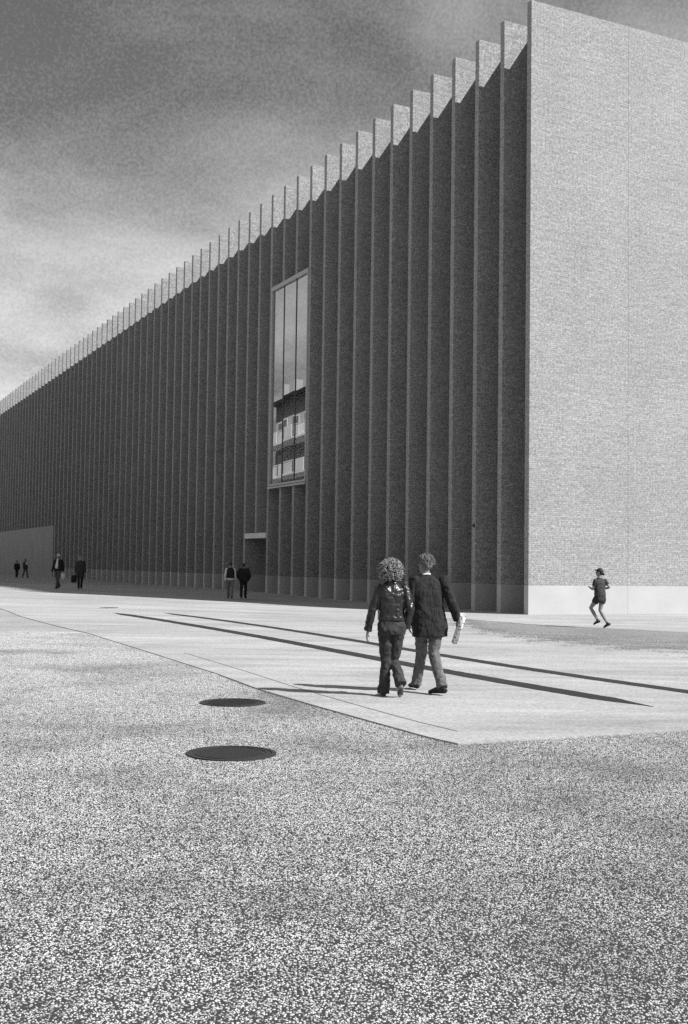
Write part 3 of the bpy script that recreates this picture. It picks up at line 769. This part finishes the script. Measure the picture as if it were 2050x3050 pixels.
def man():
    J = dict(hipL=(-.09, .02, .92), kneeL=(-.045, .26, .50), ankL=(-.10, .33, .10), toeL=(-.15, .52, .04), heelL=(-.09, .27, .045),
             hipR=(.09, -.02, .92), kneeR=(.055, -.03, .50), ankR=(.115, -.30, .125), toeR=(-.01, -.14, .03), heelR=(.15, -.355, .055),
             shL=(-.19, .0, 1.425), elL=(-.245, -.04, 1.13), wrL=(-.235, .10, .88), shR=(.19, .0, 1.425), elR=(.27, -.09, 1.15), wrR=(.365, -.055, .93),
             twist=.06, hyaw=.3, hpitch=-.05, lean=(-.05, .02, 0),
             handR=dict(d=(.08, .05, -1), n=(.25, -.8, -.1), side=(-.6, -.5, 0), curl=.75))
    def collar(root, spine, ho, hq, J):
        bm = bmesh.new(); tube(bm, [spine(1.475), spine(1.515)], [(.075, .074), (.066, .064)], 20, cap=False); obj('shirt_collar', bm, MP['collar'], root, True)
    def hairshade(root, spine, ho, hq, J):
        rnd = random.Random(8); bm = bmesh.new()
        for _ in range(420):
            d = V((rnd.gauss(0, 1), rnd.gauss(-.5, 1), rnd.gauss(.5, .8))).normalized()
            if d.y > .5 or d.z < -.35: continue
            p = ho + hq @ (V((d.x * .088, -.022 + d.y * .102, .146 + d.z * .094)) * 1.08)
            e = hq @ (d * .5 + V((.2, -.35, -.75))).normalized()
            tube(bm, [p, p + e * .016, p + e * .03 + V((0, 0, -.002))], [.0035, .0032, .0015], 4, cap=False)
        o = obj('hair_locks', bm, MP['hair_grey'], root, True); o['kind'] = 'stuff'
    def vent(root, spine, ho, hq, J):
        bm = bmesh.new(); box(bm, -.004, .004, -.149, -.141, .73, .95); obj('back_vent', bm, MP['black_cloth'], root)
    wear = dict(hemlen=1.05, headk=1.08, near=True, shoe='shoe_black', legdisp=((.055, .02), (.13, .024)), hair=('short', 'hair_grey'), legs=('jeans_grey', [.098, .088, .072, .07, .068, .068], 1, .172),
                tops=[dict(name='jacket', m='linen_dark', sleeve=[.074, .068, .062, .06, .058, .057], disp=((.06, .014), (.14, .038)),
                           prof=MAN_J['prof'])], extra=(collar, hairshade))
    return person('person', 'grey haired man in dark blazer and jeans walking with a rolled newspaper in hand', (1.13, 14.92, 0), R(6), 1.03, J, wear, .009)
woman(); MAN = man()
# rolled newspaper in the man's right hand: an open roll of sheets
def paper_mat():
    m, t, b = mat('printed_paper', .7, .8)
    co = t.n('ShaderNodeTexCoord').outputs['Object']
    n1 = t.noise(t.mapping(co, scale=(1, 1, 1)), 26, 3, .6); n2 = t.noise(t.mapping(co, scale=(1, 1, 6)), 60, 2, .6)
    pic = t.rng(n1, .54, .58, 0, 1); txt = t.math('MULTIPLY', t.rng(n2, .5, .56, 0, 1), .35)
    grey(t, t.mixf(t.math('MAXIMUM', pic, txt), .78, .12), b); return m
def roll():
    bm = bmesh.new(); n, L = 90, .47; rows = []
    for i in range(n):
        a = i / n * math.pi * 2 * 1.8; r = .034 + .008 * i / n
        rows.append([bm.verts.new((r * math.cos(a), r * math.sin(a), z)) for z in (-L / 2, L / 2)])
    for a, b in zip(rows, rows[1:]): bm.faces.new((a[0], b[0], b[1], a[1]))
    o = obj('rolled_newspaper', bm, paper_mat(), None, True)
    top, bot = V((.40, -.20, 1.0)), V((.345, .09, .64)); S = 1.03; rz = Matrix.Rotation(R(6), 3, 'Z')
    ax = rz @ (top - bot); c = V((1.13, 14.92, 0)) + rz @ ((top + bot) / 2 * S)
    o.location = c; o.rotation_euler = ax.to_track_quat('Z', 'Y').to_euler()
    sol = o.modifiers.new('t', 'SOLIDIFY'); sol.thickness = .0012
    tag(o, 'rolled printed newspaper held in the right hand of the grey haired man', 'newspaper')
roll()

# --- runner
def runner():
    J = dict(hipL=(-.075, -.02, .845), kneeL=(-.225, .16, .56), ankL=(-.065, .02, .235), toeL=(-.165, .04, .105), heelL=(.0, -.01, .185),
             hipR=(.075, .03, .845), kneeR=(.005, .02, .50), ankR=(.19, -.04, .155), toeR=(.10, -.02, .02), heelR=(.27, -.07, .115),
             shL=(-.15, -.06, 1.335), elL=(-.205, -.03, 1.075), wrL=(-.25, .17, 1.13), shR=(.145, .06, 1.335), elR=(.26, -.02, 1.135), wrR=(.15, .17, 1.10),
             twist=.42, hyaw=.75, drop=-.07, lean=(-.015, .03, 0))
    wear = dict(female=True, hair=('bun', 'hair_dark', 'cap'), shoe='shoe_black', legs=('shorts', [.104, .1, .1], .42, .172), legdisp=((.08, .01),),
                tops=[dict(name='tshirt', m='tshirt', sleeve=[.05, .054, .058], len=.6, disp=((.06, .014), (.14, .018)),
                           prof=[(.955, .165, .115), (1.0, .17, .12), (1.15, .155, .11), (1.3, .172, .11), (1.38, .158, .1), (1.44, .1, .08), (1.475, .072, .072)])])
    return person('person', 'jogger in dark cap, t-shirt and shorts running past the sunlit end wall', (7.15, 31.75, 0), 0, 1.0, J, wear, .011)
runner()

# --- walkers in the building's shade
def bag(name, label, loc, rz, w, d, h, m, handle=.16, hang=0):
    root = empty(name, loc, rz); tag(root, label, 'bag')
    bm = bmesh.new(); ring = []
    for z, k in ((0, .92), (h * .3, 1.03), (h * .7, 1.0), (h, .82)):
        ring.append([bm.verts.new((w / 2 * k * math.copysign(abs(math.cos(a)) ** .6, math.cos(a)), d / 2 * k * math.copysign(abs(math.sin(a)) ** .6, math.sin(a)), z)) for a in [2 * math.pi * i / 16 for i in range(16)]])
    ring_loft(bm, ring); obj('bag_body', bm, MP[m], root, True)
    for s in (-1, 1):
        bm = bmesh.new(); tube(bm, [(math.cos(a) * w * .3, s * d * .3 * math.sin(a) ** .5 if 0 < a < math.pi else s * d * .3, h * .92 + math.sin(a) * handle) for a in [math.pi * i / 8 for i in range(9)]], [.009] * 9, 6, V((0, 1, 0)))
        obj('strap', bm, MP[m], root, True)
    return root
def coat(name, m, hem, wide=1.0, sl=SL):
    return dict(name=name, m=m, sleeve=[x * wide for x in sl], disp=((.09, .02),), prof=[(hem, .20 * wide, .14 * wide), (.95, .195 * wide, .14 * wide), (1.1, .188 * wide, .135 * wide), (1.3, .2 * wide, .13 * wide), (1.4, .185, .112), (1.46, .12, .085), (1.5, .068, .068)])
def gz(x, y): return G(x, y) + (SLAB_Z if x > lerp_edge(y) else 0)
x, y = -4.82, 48.75
J = walk(.24, 1, .1); 
person('person', 'walker seen from behind in black vest over pale sleeves, near the museum entrance', (x, y, gz(x, y)), R(8), .905, J,
       dict(hair=('short', 'hair_dark'), legs=('mid_cloth', [.095, .085, .07, .068, .066, .066], 1, .17), shoe='shoe_brown',
            tops=[coat('shirt', 'pale_cloth', .9, .92), dict(name='vest', m='black_cloth', disp=((.09, .015),), prof=[(.98, .19, .15), (1.1, .195, .15), (1.3, .2, .145), (1.39, .188, .125), (1.46, .12, .09), (1.495, .075, .075)])]), .014)
x, y = -4.31, 49.43
J = walk(.2, -1, .06); J.update(elL=(-.31, -.03, 1.15), wrL=(-.2, .12, .95), elR=(.31, -.03, 1.13), wrR=(.2, .12, .93))
person('person', 'walker all in black with bulky jacket and hands in front, before the museum entrance', (x, y, gz(x, y)), R(-4), .885, J,
       dict(hair=('short', 'hair_dark'), legs=('black_cloth', [.1, .09, .075, .07, .068, .068], 1, .175), shoe='shoe_black',
            tops=[coat('jacket', 'black_cloth', .86, 1.22, [.085, .08, .075, .068, .06, .055])]), .014)
x, y = -14.03, 56.17
def scarf(root, spine, ho, hq, J):
    bm = bmesh.new()
    tube(bm, [spine(1.5) + V((0, .07, 0)), spine(1.38) + V((.0, .135, 0)), spine(1.2) + V((.01, .15, 0)), spine(1.02) + V((.02, .16, 0))], [(.05, .02), (.045, .02), (.07, .02), (.085, .02)], 10)
    obj('scarf', bm, MP['pale_cloth'], root, True)
J = walk(.36, 1, .14)
person('person', 'white haired walker with open dark jacket over pale scarf, facing the plaza', (x, y, gz(x, y)), R(172), .985, J,
       dict(hair=('short', 'hair_white'), legs=('charcoal', [.095, .085, .07, .068, .066, .066], 1, .17), tops=[coat('jacket', 'black_cloth', .9, 1.05)], extra=(scarf,)), .014)
bx, by = x + .27, y - .1
bag('carrier_bag', 'small pale carrier bag in the hand of the walker with a scarf', (bx, by, gz(bx, by) + .50), .4, .2, .1, .26, 'pale_cloth', .1)
x, y = -12.89, 55.97
J = walk(.22, -1, .1)
person('person', 'walker in knee length dark coat carrying a dark bag, beside the finned wall', (x, y, gz(x, y)), R(196), .955, J,
       dict(hair=('short', 'hair_grey'), legs=('black_cloth', [.085, .08, .066, .064, .06, .06], 1, .16), tops=[coat('coat', 'dark_coat', .62, 1.08)]), .014)
bx, by = x - .30, y - .02
bag('handbag', 'dark handbag held low by the walker in the knee length coat', (bx, by, gz(bx, by) + .34), .2, .26, .13, .36, 'black_cloth', .12)
x, y = -29.65, 103.71
J = walk(.26, 1, .1)
def neckband(root, spine, ho, hq, J):
    bm = bmesh.new(); tube(bm, [spine(1.42), spine(1.47)], [(.15, .1), (.11, .09)], 16, cap=False); obj('collar', bm, MP['pale_cloth'], root, True)
person('person', 'shorter distant walker in black with a pale collar by the flush concrete wall', (x, y, gz(x, y)), R(10), .91, J,
       dict(hair=('short', 'hair_dark'), legs=('black_cloth', [.095, .085, .07, .068, .066, .066], 1, .17), tops=[coat('jacket', 'black_cloth', .86, 1.15)], extra=(neckband,)), .018)
x, y = -29.09, 104.44
J = walk(.3, -1, .14)
person('person', 'taller distant walker in dark jacket by the flush concrete wall', (x, y, gz(x, y)), R(-15), 1.0, J,
       dict(hair=('short', 'hair_dark'), legs=('charcoal', [.095, .085, .07, .068, .066, .066], 1, .17), tops=[coat('jacket', 'dark_coat', .85, 1.15)]), .018)
bag('shoulder_bag', 'pale shoulder bag on the back of the distant taller walker', (x + .2, y - .22, gz(x, y) + 1.2), .3, .24, .12, .24, 'pale_cloth', .16)
